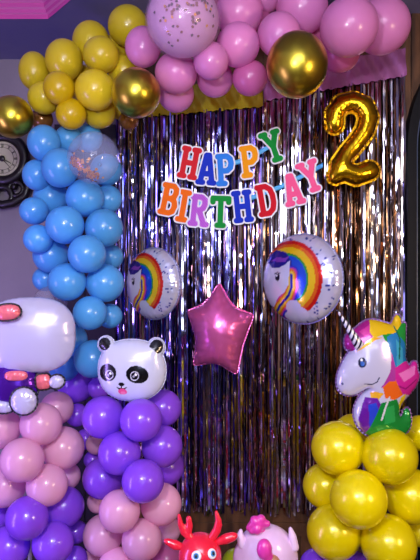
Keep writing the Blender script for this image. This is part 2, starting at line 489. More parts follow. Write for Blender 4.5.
B = [
# garland, yellow
(34, 71, 15, .30, YG, 'pearl yellow balloon at the far left end of the garland, above gold one', gy, 19),
(64, 60, 18.5, .34, YG, 'pearl yellow balloon against the ceiling, second from garland left end', gy, 20.5),
(91, 42, 18.5, .30, YG, 'taller yellow balloon near ceiling, left of topmost yellow balloon', gy, 20.5),
(101, 55, 18, .38, YG, 'yellow balloon overlapping the front of the taller one near the ceiling', gy),
(128, 26, 20, .36, YG, 'topmost yellow balloon, left of the big pink confetti balloon', gy),
(59, 88, 15.5, .46, YA, 'deep amber-yellow round balloon in the middle of the yellow bunch', gy, 16.5),
(44, 98, 16, .36, YG, 'yellow balloon right above shade-brown one, lower left of amber-yellow balloon', gy),
(95, 90, 20, .42, YG, 'large yellow balloon left of the gold chrome balloon below garland', gy),
(71, 114, 15, .44, YA, 'deep yellow balloon just above the top of the blue column', gy, 15.5),
(99, 112, 16.5, .34, YG, 'yellow balloon hanging under the large one, above clear confetti balloon', gy),
(124, 71, 16, .32, YG, 'yellow balloon peeking over the gold balloon below first pink balloon', gy),
(116, 52, 17, .26, YG, 'yellow balloon mostly hidden under topmost yellow one', gy),
(80, 82, 17, .20, YG, 'yellow balloon set back in the gap between amber-yellow and large yellow ones', gy),
(120, 104, 15, .20, YG, 'yellow balloon set back left of the gold balloon, above curtain edge', gy),
(129, 120, 10, .22, YS, 'small amber balloon with shade in its brown colour, beneath the gold chrome balloon', 'small amber balloons with shade in their colour'),
(42, 119, 11, .26, YS, 'small amber balloon with shade in its brown colour, between leftmost gold balloon and blue column top', 'small amber balloons with shade in their colour'),
(12, 117, 21, .42, GOLD, 'gold chrome balloon at the left edge above the wall clock', gg),
(136, 93, 24.5, .50, GOLD, 'gold chrome balloon between the yellow bunch and the pink bunch', gg),
(297, 65, 30.5, .56, GOLD, 'largest gold chrome balloon, hanging above the birthday letters', gg, 32.5),
# garland, pink
(143, 47, 17.5, .42, PK, 'pink balloon touching the topmost yellow balloon, leftmost of the pinks', gp, 20),
(176, 73, 20.5, .46, PK, 'pink balloon directly below the big confetti balloon', gp, 19.5),
(176, 94, 17.5, .34, PK, 'lowest pink balloon under the confetti balloon, behind another pink one', gp),
(239, 13, 23, .38, PK, 'large pink balloon at top edge, right of the confetti balloon', gp),
(238, 45, 21, .46, PK, 'pink balloon under the large top-edge one and left of the largest gold', gp),
(211, 61, 17, .52, PK, 'lilac-pink balloon at lower right rim of the confetti balloon', gp, 18.5),
(215, 79, 17.5, .36, PK, 'pink balloon half hidden beneath the lilac-pink one, above curtain film', gp),
(250, 78, 17.5, .44, HP, 'rose pink balloon hanging left of the largest gold balloon, above the letters', gp),
(279, 35, 21, .42, PK, 'pink balloon partly covered by top left of largest gold balloon', gp, 22),
(302, 8, 25, .40, PK, 'pink balloon cut by top edge, straight above largest gold balloon', gp),
(266, -3, 15, .34, PK, 'sliver of pink balloon at top edge between two larger pinks', gp),
(258, 24, 15, .26, HP, 'rose pink balloon showing in the gap left of largest gold balloon', gp),
(206, 0, 15, .24, HP, 'rose pink balloon at the top edge behind the confetti balloon', gp),
(349, 27, 28, .50, PK, 'largest pink balloon, above the gold number two', gp),
(382, 26, 27, .36, PK, 'rightmost pink balloon of garland, top right corner', gp),
(367, 2, 18, .26, PK, 'pink balloon behind the two at the top right corner', gp),
(340, 52, 20, .28, HP, 'rose pink balloon tucked under the largest pink one, over curtain film', gp),
(318, 30, 15, .26, HP, 'rose pink balloon hidden between largest gold and largest pink balloon', gp),
# blue
(44, 143, 16, .40, BL, 'blue balloon at the top left of the blue column beside the clock', gb, 18),
(68, 139, 13, .34, BL, 'blue balloon behind the left rim of the clear confetti balloon', gb),
(88, 138, 14, .28, BL, 'blue balloon seen through the top of the clear confetti balloon', gb),
(60, 168, 18, .46, BL, 'big blue balloon left of the clear confetti balloon', gb, 19.5),
(37, 175, 14, .36, BL, 'blue balloon next to the clock, second down the left edge', gb, 15.5),
(51, 197, 17, .32, BL, 'blue balloon set back under the big one left of clear balloon', gb),
(85, 198, 18.5, .46, BL, 'blue balloon directly beneath the clear confetti balloon', gb),
(106, 170, 15.5, .32, BL, 'blue balloon behind the right side of the clear confetti balloon', gb),
(108, 199, 13.5, .32, BL, 'small blue balloon at the right edge just below the clear balloon', gb),
(34, 211, 14, .40, BL, 'small blue balloon, upper of two sticking out on left below the clock', gb, 13.5),
(65, 225, 18.5, .47, BL, 'blue balloon in the middle of column, right of two small left ones', gb),
(104, 228, 18.5, .45, BL, 'blue balloon on the right edge above the left unicorn disc', gb),
(38, 239, 14, .44, BL, 'small blue balloon, lower of two sticking out on left below the clock', gb),
(51, 255, 17.5, .34, BL, 'blue balloon set back, beneath the lower small left one', gb),
(87, 254, 18.5, .48, BL, 'blue balloon in column centre, level with top of left unicorn disc', gb),
(111, 257, 12, .32, BL, 'small blue balloon peeking out left of the unicorn disc top', gb),
(67, 282, 18.5, .46, BL, 'blue balloon at upper right of the white foil cushion', gb),
(105, 283, 18.5, .45, BL, 'blue balloon touching the left rim of the left unicorn disc', gb),
(45, 279, 12, .32, BL, 'small blue balloon behind clear grey balloon over white cushion', gb),
(90, 313, 16.5, .46, BL, 'blue balloon above the left ear of the panda', gb),
(110, 316, 12, .32, BL, 'small set-back blue balloon above the forehead of the panda', gb),
(71, 340, 16, .34, BL, 'blue balloon against the right edge of the white foil cushion', gb),
(93, 359, 18.5, .36, BL, 'blue balloon touching the left cheek of the panda', gb),
(64, 366, 15, .26, BL, 'lowest blue balloon, in shade behind coral foil lobe', gb),
# left column pink
(41, 424, 20.3, .52, LP, 'light pink balloon under the white foil lobe, top centre of left column', gl),
(57, 408, 16, .38, LP, 'light pink balloon at top right of left column, partly behind another', gl),
(0, 428, 20, .48, LP, 'light pink balloon cut by left edge, upper of two', gl),
(22, 460, 21, .56, LP, 'frontmost light pink balloon in the middle of the left column', gl),
(63, 448, 20.5, .46, LP, 'light pink balloon at right edge of left column', gl),
(47, 485, 20, .54, LP, 'lowest light pink balloon of left column, touching violet ones', gl),
(5, 486, 20, .46, LP, 'light pink balloon cut by left edge, lower of two', gl),
(67, 476, 13, .34, LP, 'shaded light pink balloon behind lowest right of the left column pinks', gl),
(27, 518, 20.5, .56, VI, 'violet balloon at the upper front of the left column', gv_),
(64, 507, 19.5, .46, VI, 'violet balloon at upper right of left column, by lowest pink one', gv_),
(53, 543, 20, .54, VI, 'violet balloon at bottom edge, right of centre in left column', gv_),
(9, 547, 20, .50, VI, 'violet balloon in the bottom left corner', gv_),
(76, 532, 11, .34, VI, 'small shaded violet balloon set back at right of left column', gv_),
(75, 559, 12, .42, VI, 'small violet balloon at bottom edge between both left columns', gv_),
(-1, 516, 12, .36, VI, 'shaded violet balloon cut by left edge above the corner one', gv_),
# between the two columns
(76, 384, 18, .24, VI, 'dark violet balloon in shade between white foil lobe and panda', 'shaded violet balloons between the columns'),
(99, 388, 11, .24, VI, 'dark violet balloon in shade under the left cheek of the panda', 'shaded violet balloons between the columns'),
(77, 415, 11, .26, VI, 'blue-violet balloon in the gap right of top light pink balloon', 'shaded violet balloons between the columns'),
(86, 439, 10, .26, VI, 'small violet balloon in the gap, level with right edge pink balloon', 'shaded violet balloons between the columns'),
(96, 444, 10, .30, LP, 'dim mauve balloon behind the left of the panda column violets', 'shaded violet balloons between the columns'),
(93, 460, 9, .28, VI, 'lowest small violet balloon in the gap between both left columns', 'shaded violet balloons between the columns'),
# panda column
(103, 417, 20.5, .54, VI, 'violet balloon under the left cheek of the panda', gm),
(141, 420, 20.5, .58, VI, 'violet balloon directly under the chin of the panda', gm),
(163, 408, 18, .42, VI, 'violet balloon behind the lower right of the panda head', gm),
(119.5, 453, 20.7, .58, VI, 'violet balloon in the second row, front left of panda column', gm),
(162, 446, 20, .50, VI, 'violet balloon in the second row, at the curtain side', gm),
(103, 478, 19.7, .50, VI, 'violet balloon in the third row, left side of panda column', gm),
(143, 481, 20.5, .58, VI, 'lowest violet balloon in front, above the light pink ones', gm),
(166, 467, 17.5, .36, VI, 'violet balloon set back by the curtain in third row', gm),
(119.5, 511, 20, .56, LP, 'light pink balloon below left of the lowest front violet one', gn),
(161, 504, 20, .50, LP, 'light pink balloon at right of panda column above the red toy', gn),
(103, 535, 19.3, .48, LP, 'light pink balloon at the lower left of the panda column', gn),
(142, 540, 19.7, .56, LP, 'light pink balloon left of the red toy ear', gn),
(98, 502, 10.5, .34, LP, 'shaded light pink balloon set back at left edge of panda column', gn),
(117, 568, 19, .54, LP, 'light pink balloon rising from bottom edge of panda column', gn),
(166, 530, 14, .36, LP, 'shaded light pink balloon set back above red toy ear', gn),
(167, 560, 15, .46, HP, 'rose pink balloon behind the red toy cheek', gn),
(91, 563, 12, .36, LP, 'light pink balloon in the bottom edge gap of panda column', gn),
# right column
(338, 448, 26.5, .52, YR, 'yellow balloon at the top left of right column, under unicorn muzzle', gr),
(389.5, 456, 27.5, .58, YR, 'yellow balloon directly under the green mane of the unicorn head', gr),
(325, 486, 22, .42, YR, 'yellow balloon furthest left in the right column, second row', gr),
(358.5, 499, 28.3, .64, YR, 'frontmost yellow balloon in the middle of the right column', gr),
(411, 496, 27, .50, YR, 'yellow balloon cut by right edge in second row', gr),
(334, 532, 27, .54, YR, 'yellow balloon at bottom left of the right column', gr),
(388.5, 543, 27.5, .60, YR, 'yellow balloon at the bottom right of the right column', gr),
(354, 434, 20, .34, YR, 'yellow balloon set back between the top two of right column', gr),
(421, 433, 17.5, .40, YR, 'yellow balloon at right edge beside green mane', gr),
(419, 531, 15, .38, YR, 'shaded yellow balloon at right edge in bottom row', gr),
(362, 532, 14, .40, YR, 'shaded yellow balloon in gap below the frontmost one', gr),
(317, 567, 17, .44, VI, 'violet balloon top at bottom edge, below left yellow balloon', 'violet balloon tops below the yellow column'),
(355, 570, 17, .46, VI, 'violet balloon top at bottom edge between two yellow balloons', 'violet balloon tops below the yellow column'),
(236, 563, 14, .30, LM, 'lime green balloon at bottom edge between both toys', None),
]
# settle: balloons keep their sight line but slide in depth until they merely press together
D_ = [list(b[:4]) for b in B]
for q, b in zip(D_, B):
    if b[4] in (BL, LP, VI, PK): q[2] *= 1.03
clearb = [[183, 20, 38, .56], [93.5, 158, 26, .60], [50, 303, 17, .44]]
allb = D_+clearb
for it in range(160):
    for i in range(len(allb)):
        for j in range(i+1, len(allb)):
            a, b = allb[i], allb[j]
            s = math.hypot(a[0]-b[0], a[1]-b[1])
            if s > (a[2]+b[2])*.96: continue
            ra, rb = R(a[2], a[3]), R(b[2], b[3])
            lat = s/F*(DIST-(a[3]+b[3])/2)
            need = math.sqrt(max((.975*(ra+rb))**2-lat**2, 0))
            dd = a[3]-b[3]
            if abs(dd) < need:
                mv = (need-abs(dd))/2*.6; sg = 1 if dd >= 0 else -1
                a[3] = min(.85, max(.05+ra, a[3]+sg*mv)); b[3] = min(.85, max(.05+rb, b[3]-sg*mv))
for b, q in zip(B, D_):
    balloon(b[0], b[1], q[2], q[3], b[4], b[5], b[6], b[7] if len(b) > 7 else None)

# clear balloons with confetti inside
def confetti_balloon(q, m, label, cols, n, region, tiny):
    px, py, r, d = q
    p = P(px, py, d); rad = R(r, d)
    t = thing('confetti_balloon', label, 'balloon', p, 0, 'clear confetti balloons')
    o = link('balloon_skin', balloon_mesh('b', m), m, t); o.scale = (rad,)*3; o.rotation_euler = (PI/2, 0, 0)
    if not n: return t
    if m is CLP:
        o = link('inner_balloon', balloon_mesh('b', INN), INN, t); o.scale = (rad*.94,)*3; o.rotation_euler = (PI/2, 0, 0); o['label'] = 'milky pink balloon inside the clear skin'
    bm = bmesh.new()
    for k in range(n):
        cx, cz, s = region[k % len(region)]
        for _ in range(20):
            ux, uz = cx+random.gauss(0, s), cz+random.gauss(0, s)
            if ux*ux+uz*uz < .85: break
        else: continue
        v = Vector((ux, -math.sqrt(1-ux*ux-uz*uz), uz))
        if random.random() < .12: v.y = -v.y
        c = v*rad*.975; a = v.orthogonal().normalized(); b2 = v.cross(a)
        vs = [bm.verts.new(c+(a*math.cos(j*PI/3)+b2*math.sin(j*PI/3))*tiny*random.uniform(.6, 1.1)) for j in range(6)]
        bm.faces.new(vs).material_index = random.randrange(len(cols))
    c_ = link('confetti', bm, cols, t, False); c_['kind'] = 'stuff'
    return t
cf = [mat('dark_confetti', '2a1a2c', .5), mat('brown_confetti', '6a3020', .5), mat('gold_confetti', 'd08a20', .4, .3)]
confetti_balloon(clearb[0], CLP, 'big translucent pink balloon full of dark confetti, at top of garland', cf[:2]*3+[cf[2]], 110,
    [(.42, .12, .13), (.30, .22, .10), (-.28, -.18, .13), (.28, -.42, .10), (.6, -.1, .2), (-.2, -.7, .12), (.1, .0, .4), (.62, .2, .12)], .0060)
confetti_balloon(clearb[1], CLB, 'clear balloon with gold confetti in front of the blue column', [cf[2], cf[1], cf[2]], 130,
    [(-.62, -.22, .10), (-.45, -.35, .12), (-.1, -.72, .12), (.15, -.78, .10), (-.3, -.5, .2)], .0062)
confetti_balloon(clearb[2], CLG, 'plain clear greyish balloon behind the top of the white foil cushion', None, 0, None, 0)

# stands the columns are tied to
stand_m = mat('white_stand', 'c8c8d0', .4)
def stand(px, d, top, label):
    x = (px-210)/F*(DIST-d)
    t = thing('balloon_column_stand', label, 'stand', (x, -d, 0), 0, 'stands inside the balloon columns')
    b = bmesh.new(); tube(b, [(0, 0, 0), (0, 0, .012), (0, 0, .03)], [.15, .15, .13], 32); link('base', b, stand_m, t)
    b = bmesh.new(); tube(b, [(0, 0, .028), (0, 0, top)], .008); link('pole', b, stand_m, t)
stand(30, .40, 1.0, 'thin white pole inside the pink and violet column at left edge')
stand(133, .42, 1.0, 'thin white pole inside the balloon column under the panda')
stand(365, .46, .85, 'thin white pole inside the yellow balloon column')

# ------------------------------------------------------------------ foil balloons
# gold number two
gold_foil = mat('gold_foil', 'e8b81c', .2, 1.0)
seam_gold = mat('gold_foil_seam', 'a87c10', .3, 1.0)
d = .16; c = P(351, 142, d); k = (DIST-d)/F
def loc(pts, cx, cy, s): return [((x-cx)*s, (cy-y)*s) for x, y in pts]
t = thing('number_balloon', 'gold foil number two balloon hanging on the silver curtain', 'balloon', c, math.radians(-4))
path = loc([(335, 125), (335, 113), (342, 104), (353, 102), (364, 107), (368, 118), (365, 130), (357, 142), (347, 154), (339, 165), (336, 175)], 351, 142, k)
base = loc([(336, 176), (345, 171), (356, 176), (369, 171)], 351, 142, k)
sdf = sd_union(sd_stroke(path, [8.5*k, 9*k, 9.3*k, 9.6*k, 9.6*k, 9.6*k, 9.3*k, 9*k, 9*k, 8.5*k, 7*k]), sd_stroke(base, [8*k, 9.5*k, 9.3*k, 9.5*k]))
bb = (-28*k, 30*k, -50*k, 54*k)
foil('inflated_body', sdf, bb, .0032, 1.0, gold_foil, t, wr=.0016, wl=.03, decay=.014)
foil('seam', sdf, (bb[0]-.01, bb[1]+.01, bb[2]-.01, bb[3]+.01), .0036, 1, seam_gold, t, flat=.0006, off=.008)
# star
pink_foil = mat('pink_foil', 'ec6cb4', .24, .6)
d = .20; k = (DIST-d)/F; c = P(220, 328, d)
tips = [(219.5, 283), (254, 314.5), (237, 374), (193, 366), (187, 311)]
inn = [(233, 307), (243, 343), (216, 362), (197, 340), (205, 304)]
st = []
for a, b in zip(tips, inn): st += [a, b]
def round_star(pts):
    out = []
    n = len(pts)
    for i, p in enumerate(pts):
        a, b = pts[i-1], pts[(i+1) % n]; f = .13 if i % 2 == 0 else .38
        q0 = (p[0]+(a[0]-p[0])*f, p[1]+(a[1]-p[1])*f); q1 = (p[0]+(b[0]-p[0])*f, p[1]+(b[1]-p[1])*f)
        for s in (0, .25, .5, .75, 1):
            out.append(((1-s)**2*q0[0]+2*s*(1-s)*p[0]+s*s*q1[0], (1-s)**2*q0[1]+2*s*(1-s)*p[1]+s*s*q1[1]))
    return out
t = thing('star_balloon', 'shiny pink foil star balloon hanging in the middle of the curtain', 'balloon', c, math.radians(-8))
sp = loc(round_star(st), 220, 328, k)
foil('inflated_body', sd_poly(sp), (-36*k, 37*k, -48*k, 47*k), .0034, 1.15, pink_foil, t, wr=.0022, wl=.03, decay=.035)
foil('seam', sd_poly(sp), (-38*k, 39*k, -50*k, 49*k), .0038, 1, pink_foil, t, flat=.0006, off=.0035)

# round unicorn discs
disc_m = attr_mat('printed_foil', .17, .45, Coat_Weight=.5, Coat_Roughness=.06)
RB = ['d02418', 'e8641a', 'f0c81a', '8cc41c', '1c8a3c', '1c4ecc', '2a1c9c']
def disc_art(Rd):
    def f(X, Z):
        u, v = X/Rd, Z/Rd
        p = Paint(u, v, 'd4d4ee')
        # blue dots on the pale rim
        rr = np.random.RandomState(3)
        for _ in range(90):
            a = rr.uniform(0, 2*PI); q = rr.uniform(.70, .98); p.ell(q*math.cos(a), q*math.sin(a), .022, .022, '3c46a0')
        cx, cz = -.18, .0
        ro = .86
        ang = np.arctan2(v-cz, u-cx)
        for wd, cc in ((.08, 'd0201a'), (.07, 'ea6a1a'), (.14, 'f2cc1c'), (.05, '2c9a3c'), (.17, '1c50d4'), (.35, '241c90')):
            p.put((np.hypot(u-cx, v-cz) < ro) & (ang > -1.05) & (ang < 2.75), cc); ro -= wd
        p.ell(-.42, -.66, .34, .26, '4038c4'); p.ell(-.34, -.76, .26, .14, '8a3ab8')
        # dark forelock, neck mane
        p.poly([(-.96, .22), (-.82, .50), (-.52, .66), (-.22, .60), (-.04, .40), (-.02, -.20), (-.30, -.40), (-.70, -.2)], '2a208c')
        p.poly([(-.66, .40), (-.44, .50), (-.22, .46), (-.10, .52), (-.20, .38)], '8a40b8')
        for q, (w_, cc) in enumerate([(.20, '3434c4'), (.155, 'c83ca0'), (.12, 'ee7a1c'), (.075, 'f4d03c'), (.03, '2c2a9c')]):
            p.stroke([(-.03, .10), (-.02, -.18), (-.12, -.38), (-.34, -.56), (-.55, -.74)], w_, cc)
        p.poly([(-1.0, .02), (-.94, .24), (-.82, .40), (-.68, .34), (-.58, .24), (-.34, .26), (-.20, .32), (-.07, .42), (-.08, .16), (-.10, -.12), (-.20, -.28), (-.36, -.38), (-.48, -.50), (-.60, -.64), (-.76, -.62), (-.90, -.48), (-.96, -.24)], 'e6e4f8')
        p.ell(-.40, .04, .065, .085, '20203c'); p.ell(-.42, .08, .02, .025, 'ffffff'); p.stroke([(-.48, .12), (-.40, .15), (-.32, .12)], .012, '20203c')
        p.ell(-.02, -.66, .20, .20, 'dcdcf4'); p.ell(.14, -.76, .18, .14, 'dcdcf4'); p.ell(-.14, -.84, .18, .12, 'dcdcf4')
        return p.C
    return f
def unicorn_disc(px, py, rpx, d, rot, label):
    Rd = R(rpx, d)
    t = thing('unicorn_disc_balloon', label, 'balloon', P(px, py, d), math.radians(rot), 'round unicorn foil balloons')
    s = sd_ell(0, 0, Rd, Rd)
    foil('inflated_disc', s, (-Rd, Rd, -Rd, Rd), Rd/46, .62, disc_m, t, disc_art(Rd), wr=.0018, wl=.03, decay=.014)
    e = Rd+.006
    foil('seam', s, (-e, e, -e, e), Rd/42, 1, mat('silver_seam', '8c8cb0', .35, .8), t, flat=.0006, off=.004)
unicorn_disc(302, 279, 44.5, .24, -39, 'larger round foil balloon with unicorn and rainbow, below the letters D and A')
unicorn_disc(153.5, 283.5, 35.5, .24, -39, 'smaller round foil balloon with unicorn and rainbow, beside the blue column')

# panda
matte_foil = attr_mat('matte_printed_foil', .22, .05, Coat_Weight=.6, Coat_Roughness=.08)
d = .56; k = (DIST-d)/F; c = P(132, 370, d)
t = thing('panda_balloon', 'white panda face foil balloon with pink tongue, on the violet column', 'balloon', c, math.radians(-3))
def L1(x, y): return ((x-132)*k, (370-y)*k)
ear1, ear2 = L1(106, 344.5), L1(156.5, 347)
sdf = sd_union(sd_ell(0, 0, 34*k, 30.5*k, 2.25), sd_ell(*ear1, 8.3*k, 8.3*k), sd_ell(*ear2, 8.8*k, 9.2*k))
def panda(X, Z):
    p = Paint(X/k, Z/k, 'c9cbe2')
    def E(x, y, a, b, c, r=0): p.ell(x-132, 370-y, a, b, c, r)
    E(105.2, 343.6, 6.2, 6.2, '08080c', .3); E(157.3, 346, 6.6, 7, '08080c')
    # white brow covers inner part of the ears
    p.put(((X/k)/33.2)**2+((Z/k)/29.7)**2 < .97, 'c9cbe2')
    E(110, 371, 9.2, 8.6, '08080c', .35); E(139.7, 372.3, 11, 8.6, '08080c', -.2)
    for x, y in ((111.8, 373), (137.3, 373.6)):
        E(x, y, 4.3, 4.6, 'd8d8e8'); E(x, y, 3.5, 3.8, '101018'); E(x-.9, y+.4, 1.0, 1.2, '9898a8'); E(x+1.2, y-1.4, 1.2, 1.2, 'ffffff')
    E(124, 382, 2.9, 2.1, '0a0a10')
    p.stroke([(-8, -13), (-8, -15.5)], .45, '1a1a22')
    p.stroke([(-12.5, -15.2), (-10.5, -16.8), (-8, -15.8), (-5.5, -16.8), (-3.2, -15.2)], .6, '2a1a22')
    E(124.8, 389.6, 4.5, 3.2, 'e8508c'); E(125.2, 391, 2.6, 1.6, 'f07aa8')
    return p.C
foil('inflated_face', sdf, (-38*k, 38*k, -34*k, 38*k), .0022, .62, matte_foil, t, panda, wr=.0010, wl=.03, decay=.010)
foil('seam', sdf, (-40*k, 40*k, -36*k, 40*k), .003, 1, mat('clear_white_seam', 'b4b4d0', .3), t, flat=.0006, off=.003)

# plain white cushion foil balloon with purple and coral lobes
white_foil = mat('pearl_white_foil', 'bfbada', .24, .1, Coat_Weight=.6, Coat_Roughness=.08)
purple_foil = mat('purple_foil', '5a1ea8', .2, .6); coral_foil = mat('coral_foil', 'ee7480', .25, .2)
rim_foil = mat('dark_foil_rim', '16101c', .4)
d = .60; k = (DIST-d)/F; c = P(30, 335, d)
t = thing('cushion_balloon', 'plain white foil cushion balloon with purple and coral lobes, at left edge', 'balloon', c, math.radians(6))
foil('cushion', sd_ell(0, 0, 45*k, 38*k, 2.6), (-46*k, 46*k, -39*k, 39*k), .0036, .55, white_foil, t, wr=.0016, wl=.04, decay=.018)
def lobe(name, x, y, a, b, m, dy, rot=0, pw=2., rim=True):
    cx, cz = (x-30)*k, (335-y)*k
    o = foil(name, sd_ell(0, 0, a*k, b*k, pw), (-a*k, a*k, -b*k, b*k), .0028, .7, m, t, wr=.0015, wl=.025, decay=.015)
    o.location = (cx, dy, cz); o.rotation_euler = (0, rot, 0)
    if rim:
        e = .006
        o2 = foil('lobe_rim', sd_ell(0, 0, a*k, b*k, pw), (-a*k-e, a*k+e, -b*k-e, b*k+e), .0026, 1, rim_foil, o, flat=.0006, off=.0055)
lobe('purple_lobe', 13, 385, 25, 22, purple_foil, .0, 0, 2.4)
lobe('white_lobe', 27, 398, 12.5, 13, white_foil, -.05)
lobe('coral_lobe', 20, 373, 11, 5, coral_foil, -.055, .0, 2.6, False)
lobe('coral_lobe', 44, 381, 7, 7.5, coral_foil, -.02, -.1, 3.5)
lobe('white_lobe', 57, 381, 7.5, 6.5, white_foil, -.025, -.3)
lobe('white_lobe', 2, 404, 14, 6, white_foil, -.03, .1, 2.5)
lobe('coral_lobe', 13, 311, 12.5, 7.5, coral_foil, -.075, -.1, 2.3)

# unicorn head foil on the right column
uni_foil = attr_mat('unicorn_printed_foil', .18, .25, Coat_Weight=.6, Coat_Roughness=.05)
d = .56; k = (DIST-d)/F; cx0, cy0 = 378, 375; c = P(cx0, cy0, d)
t = thing('unicorn_head_balloon', 'white unicorn head foil balloon with rainbow mane on yellow column', 'balloon', c, math.radians(5))
Zm = lambda x, y: ((320+x/4.2-cx0), (cy0-(300+y/4.2)))       # crop coordinates of the study drawing
ol = [(128, 205), (100, 240), (82, 275), (68, 310), (64, 350), (76, 382), (108, 398), (150, 396), (182, 372), (200, 366), (166, 400), (144, 435), (136, 475), (148, 518), (180, 558), (230, 580), (300, 580), (350, 572), (382, 545), (388, 500), (376, 452), (352, 462), (350, 488), (330, 484), (336, 440), (376, 400), (408, 362), (424, 318), (412, 298), (414, 262), (392, 258), (380, 282), (358, 250), (362, 200), (362, 130), (364, 92), (340, 100), (342, 66), (318, 60), (302, 100), (285, 98), (240, 84), (205, 80), (175, 92), (140, 122), (106, 140), (96, 176), (106, 210)]
op = smooth_poly([Zm(*q) for q in ol], 1)
def unihead(X, Z):
    p = Paint(X/k, Z/k, 'cccbe4')
    G = lambda pts, c: p.poly([Zm(*q) for q in pts], c)
    # mane, back to front
    G([(240, 140), (250, 50), (400, 50), (440, 230), (300, 300), (262, 200)], '1f9a3a')
    G([(258, 150), (300, 130), (345, 175), (360, 260), (280, 275), (265, 215)], '1c7ec0')
    G([(300, 160), (330, 200), (330, 280), (295, 280)], '3aa8c8')
    G([(80, 140), (200, 50), (240, 110), (200, 150), (150, 185), (120, 215), (80, 215)], 'a81c84'); G([(150, 130), (205, 95), (215, 125), (170, 150)], 'd83a9c')
    G([(190, 130), (205, 70), (300, 80), (322, 55), (345, 90), (300, 135), (245, 140), (205, 155)], 'ecc414')
    G([(150, 195), (200, 150), (245, 150), (205, 165), (170, 190), (130, 215)], 'f0b020')
    G([(280, 280), (330, 255), (440, 240), (440, 340), (380, 400), (300, 380)], 'd4249c')
    G([(305, 300), (350, 285), (400, 275), (385, 310), (330, 335)], 'f07ace'); p.stroke([Zm(290, 345), Zm(340, 365), Zm(395, 330)], .8, 'a01878'); p.stroke([Zm(300, 110), Zm(318, 160), Zm(310, 240)], .8, '0c6a50')
    G([(238, 350), (262, 320), (292, 325), (310, 360), (330, 390), (290, 408), (250, 400)], 'ee6a1c')
    G([(196, 380), (215, 375), (245, 380), (222, 410), (196, 400)], 'f0b428')
    G([(320, 400), (345, 385), (342, 440), (325, 480), (312, 440)], 'ecd01c')
    G([(178, 400), (220, 400), (235, 430), (215, 470), (200, 600), (170, 560), (150, 490), (165, 430)], '6a1c9c')
    G([(185, 430), (215, 420), (225, 450), (205, 520), (190, 520)], '2a44c8')
    G([(215, 470), (235, 420), (300, 405), (318, 440), (330, 480), (400, 430), (400, 600), (200, 600), (180, 560)], '128a34')
    G([(250, 440), (290, 430), (300, 500), (250, 510)], '2aa850')
    G([(232, 360), (275, 215), (290, 270), (290, 330), (262, 330)], 'b03aa0')
    p.stroke([Zm(268, 395), Zm(252, 440), Zm(238, 490)], .9, 'd8e0e0')
    # face
    G([(130, 215), (175, 190), (215, 160), (240, 155), (262, 175), (274, 220), (268, 290), (240, 345), (205, 375), (180, 400), (120, 420), (40, 380), (50, 250)], 'cccbe4')
    G([(222, 178), (245, 165), (262, 215), (250, 250), (232, 225)], 'c4bce6')
    p.ell(*Zm(155, 254), 3.8, 5.0, '1c1c40', -.1); p.ell(*Zm(155, 258), 1.7, 2.3, '3a6ac0'); p.ell(*Zm(152, 243), 1.1, 1.3, 'ffffff')
    p.stroke([Zm(168, 342), Zm(195, 345), Zm(214, 334), Zm(222, 316)], .55, '3a3a60')
    p.ell(*Zm(82, 345), .9, 1.3, '50507a')
    return p.C
pk = [(x*k, z*k) for x, z in op]
foil('inflated_head', sd_poly(pk), (-46*k, 46*k, -66*k, 64*k), .0024, .66, uni_foil, t, unihead, wr=.0014, wl=.03, decay=.012)
foil('seam', sd_poly(pk), (-48*k, 48*k, -68*k, 66*k), .0032, 1, mat('violet_seam', '6a4a86', .3, .3), t, flat=.0006, off=.005)
a, b = Vector(Zm(52, 38)), Vector(Zm(150, 192)); ax = (b-a); Lh = ax.length; un = ax.normalized(); pn = Vector((-un.y, un.x))
def hornart(X, Z):
    p = Paint(X/k, Z/k, 'e4e4f4')
    s = ((X/k-a.x)*un.x+(Z/k-a.y)*un.y); q = ((X/k-a.x)*pn.x+(Z/k-a.y)*pn.y)
    p.put(((s+q*.8) % 5.6) < 2.5, '1c1834')
    return p.C
hp = [a+pn*.7, a-pn*.7, b-pn*5.4, b+pn*5.4]
hp = [(q.x*k, q.y*k) for q in hp]
hn = foil('horn', sd_poly(hp), (min(q[0] for q in hp), max(q[0] for q in hp), min(q[1] for q in hp), max(q[1] for q in hp)), .0017, .9, uni_foil, t, hornart, wr=.0, decay=.01); hn.location.y = -.042

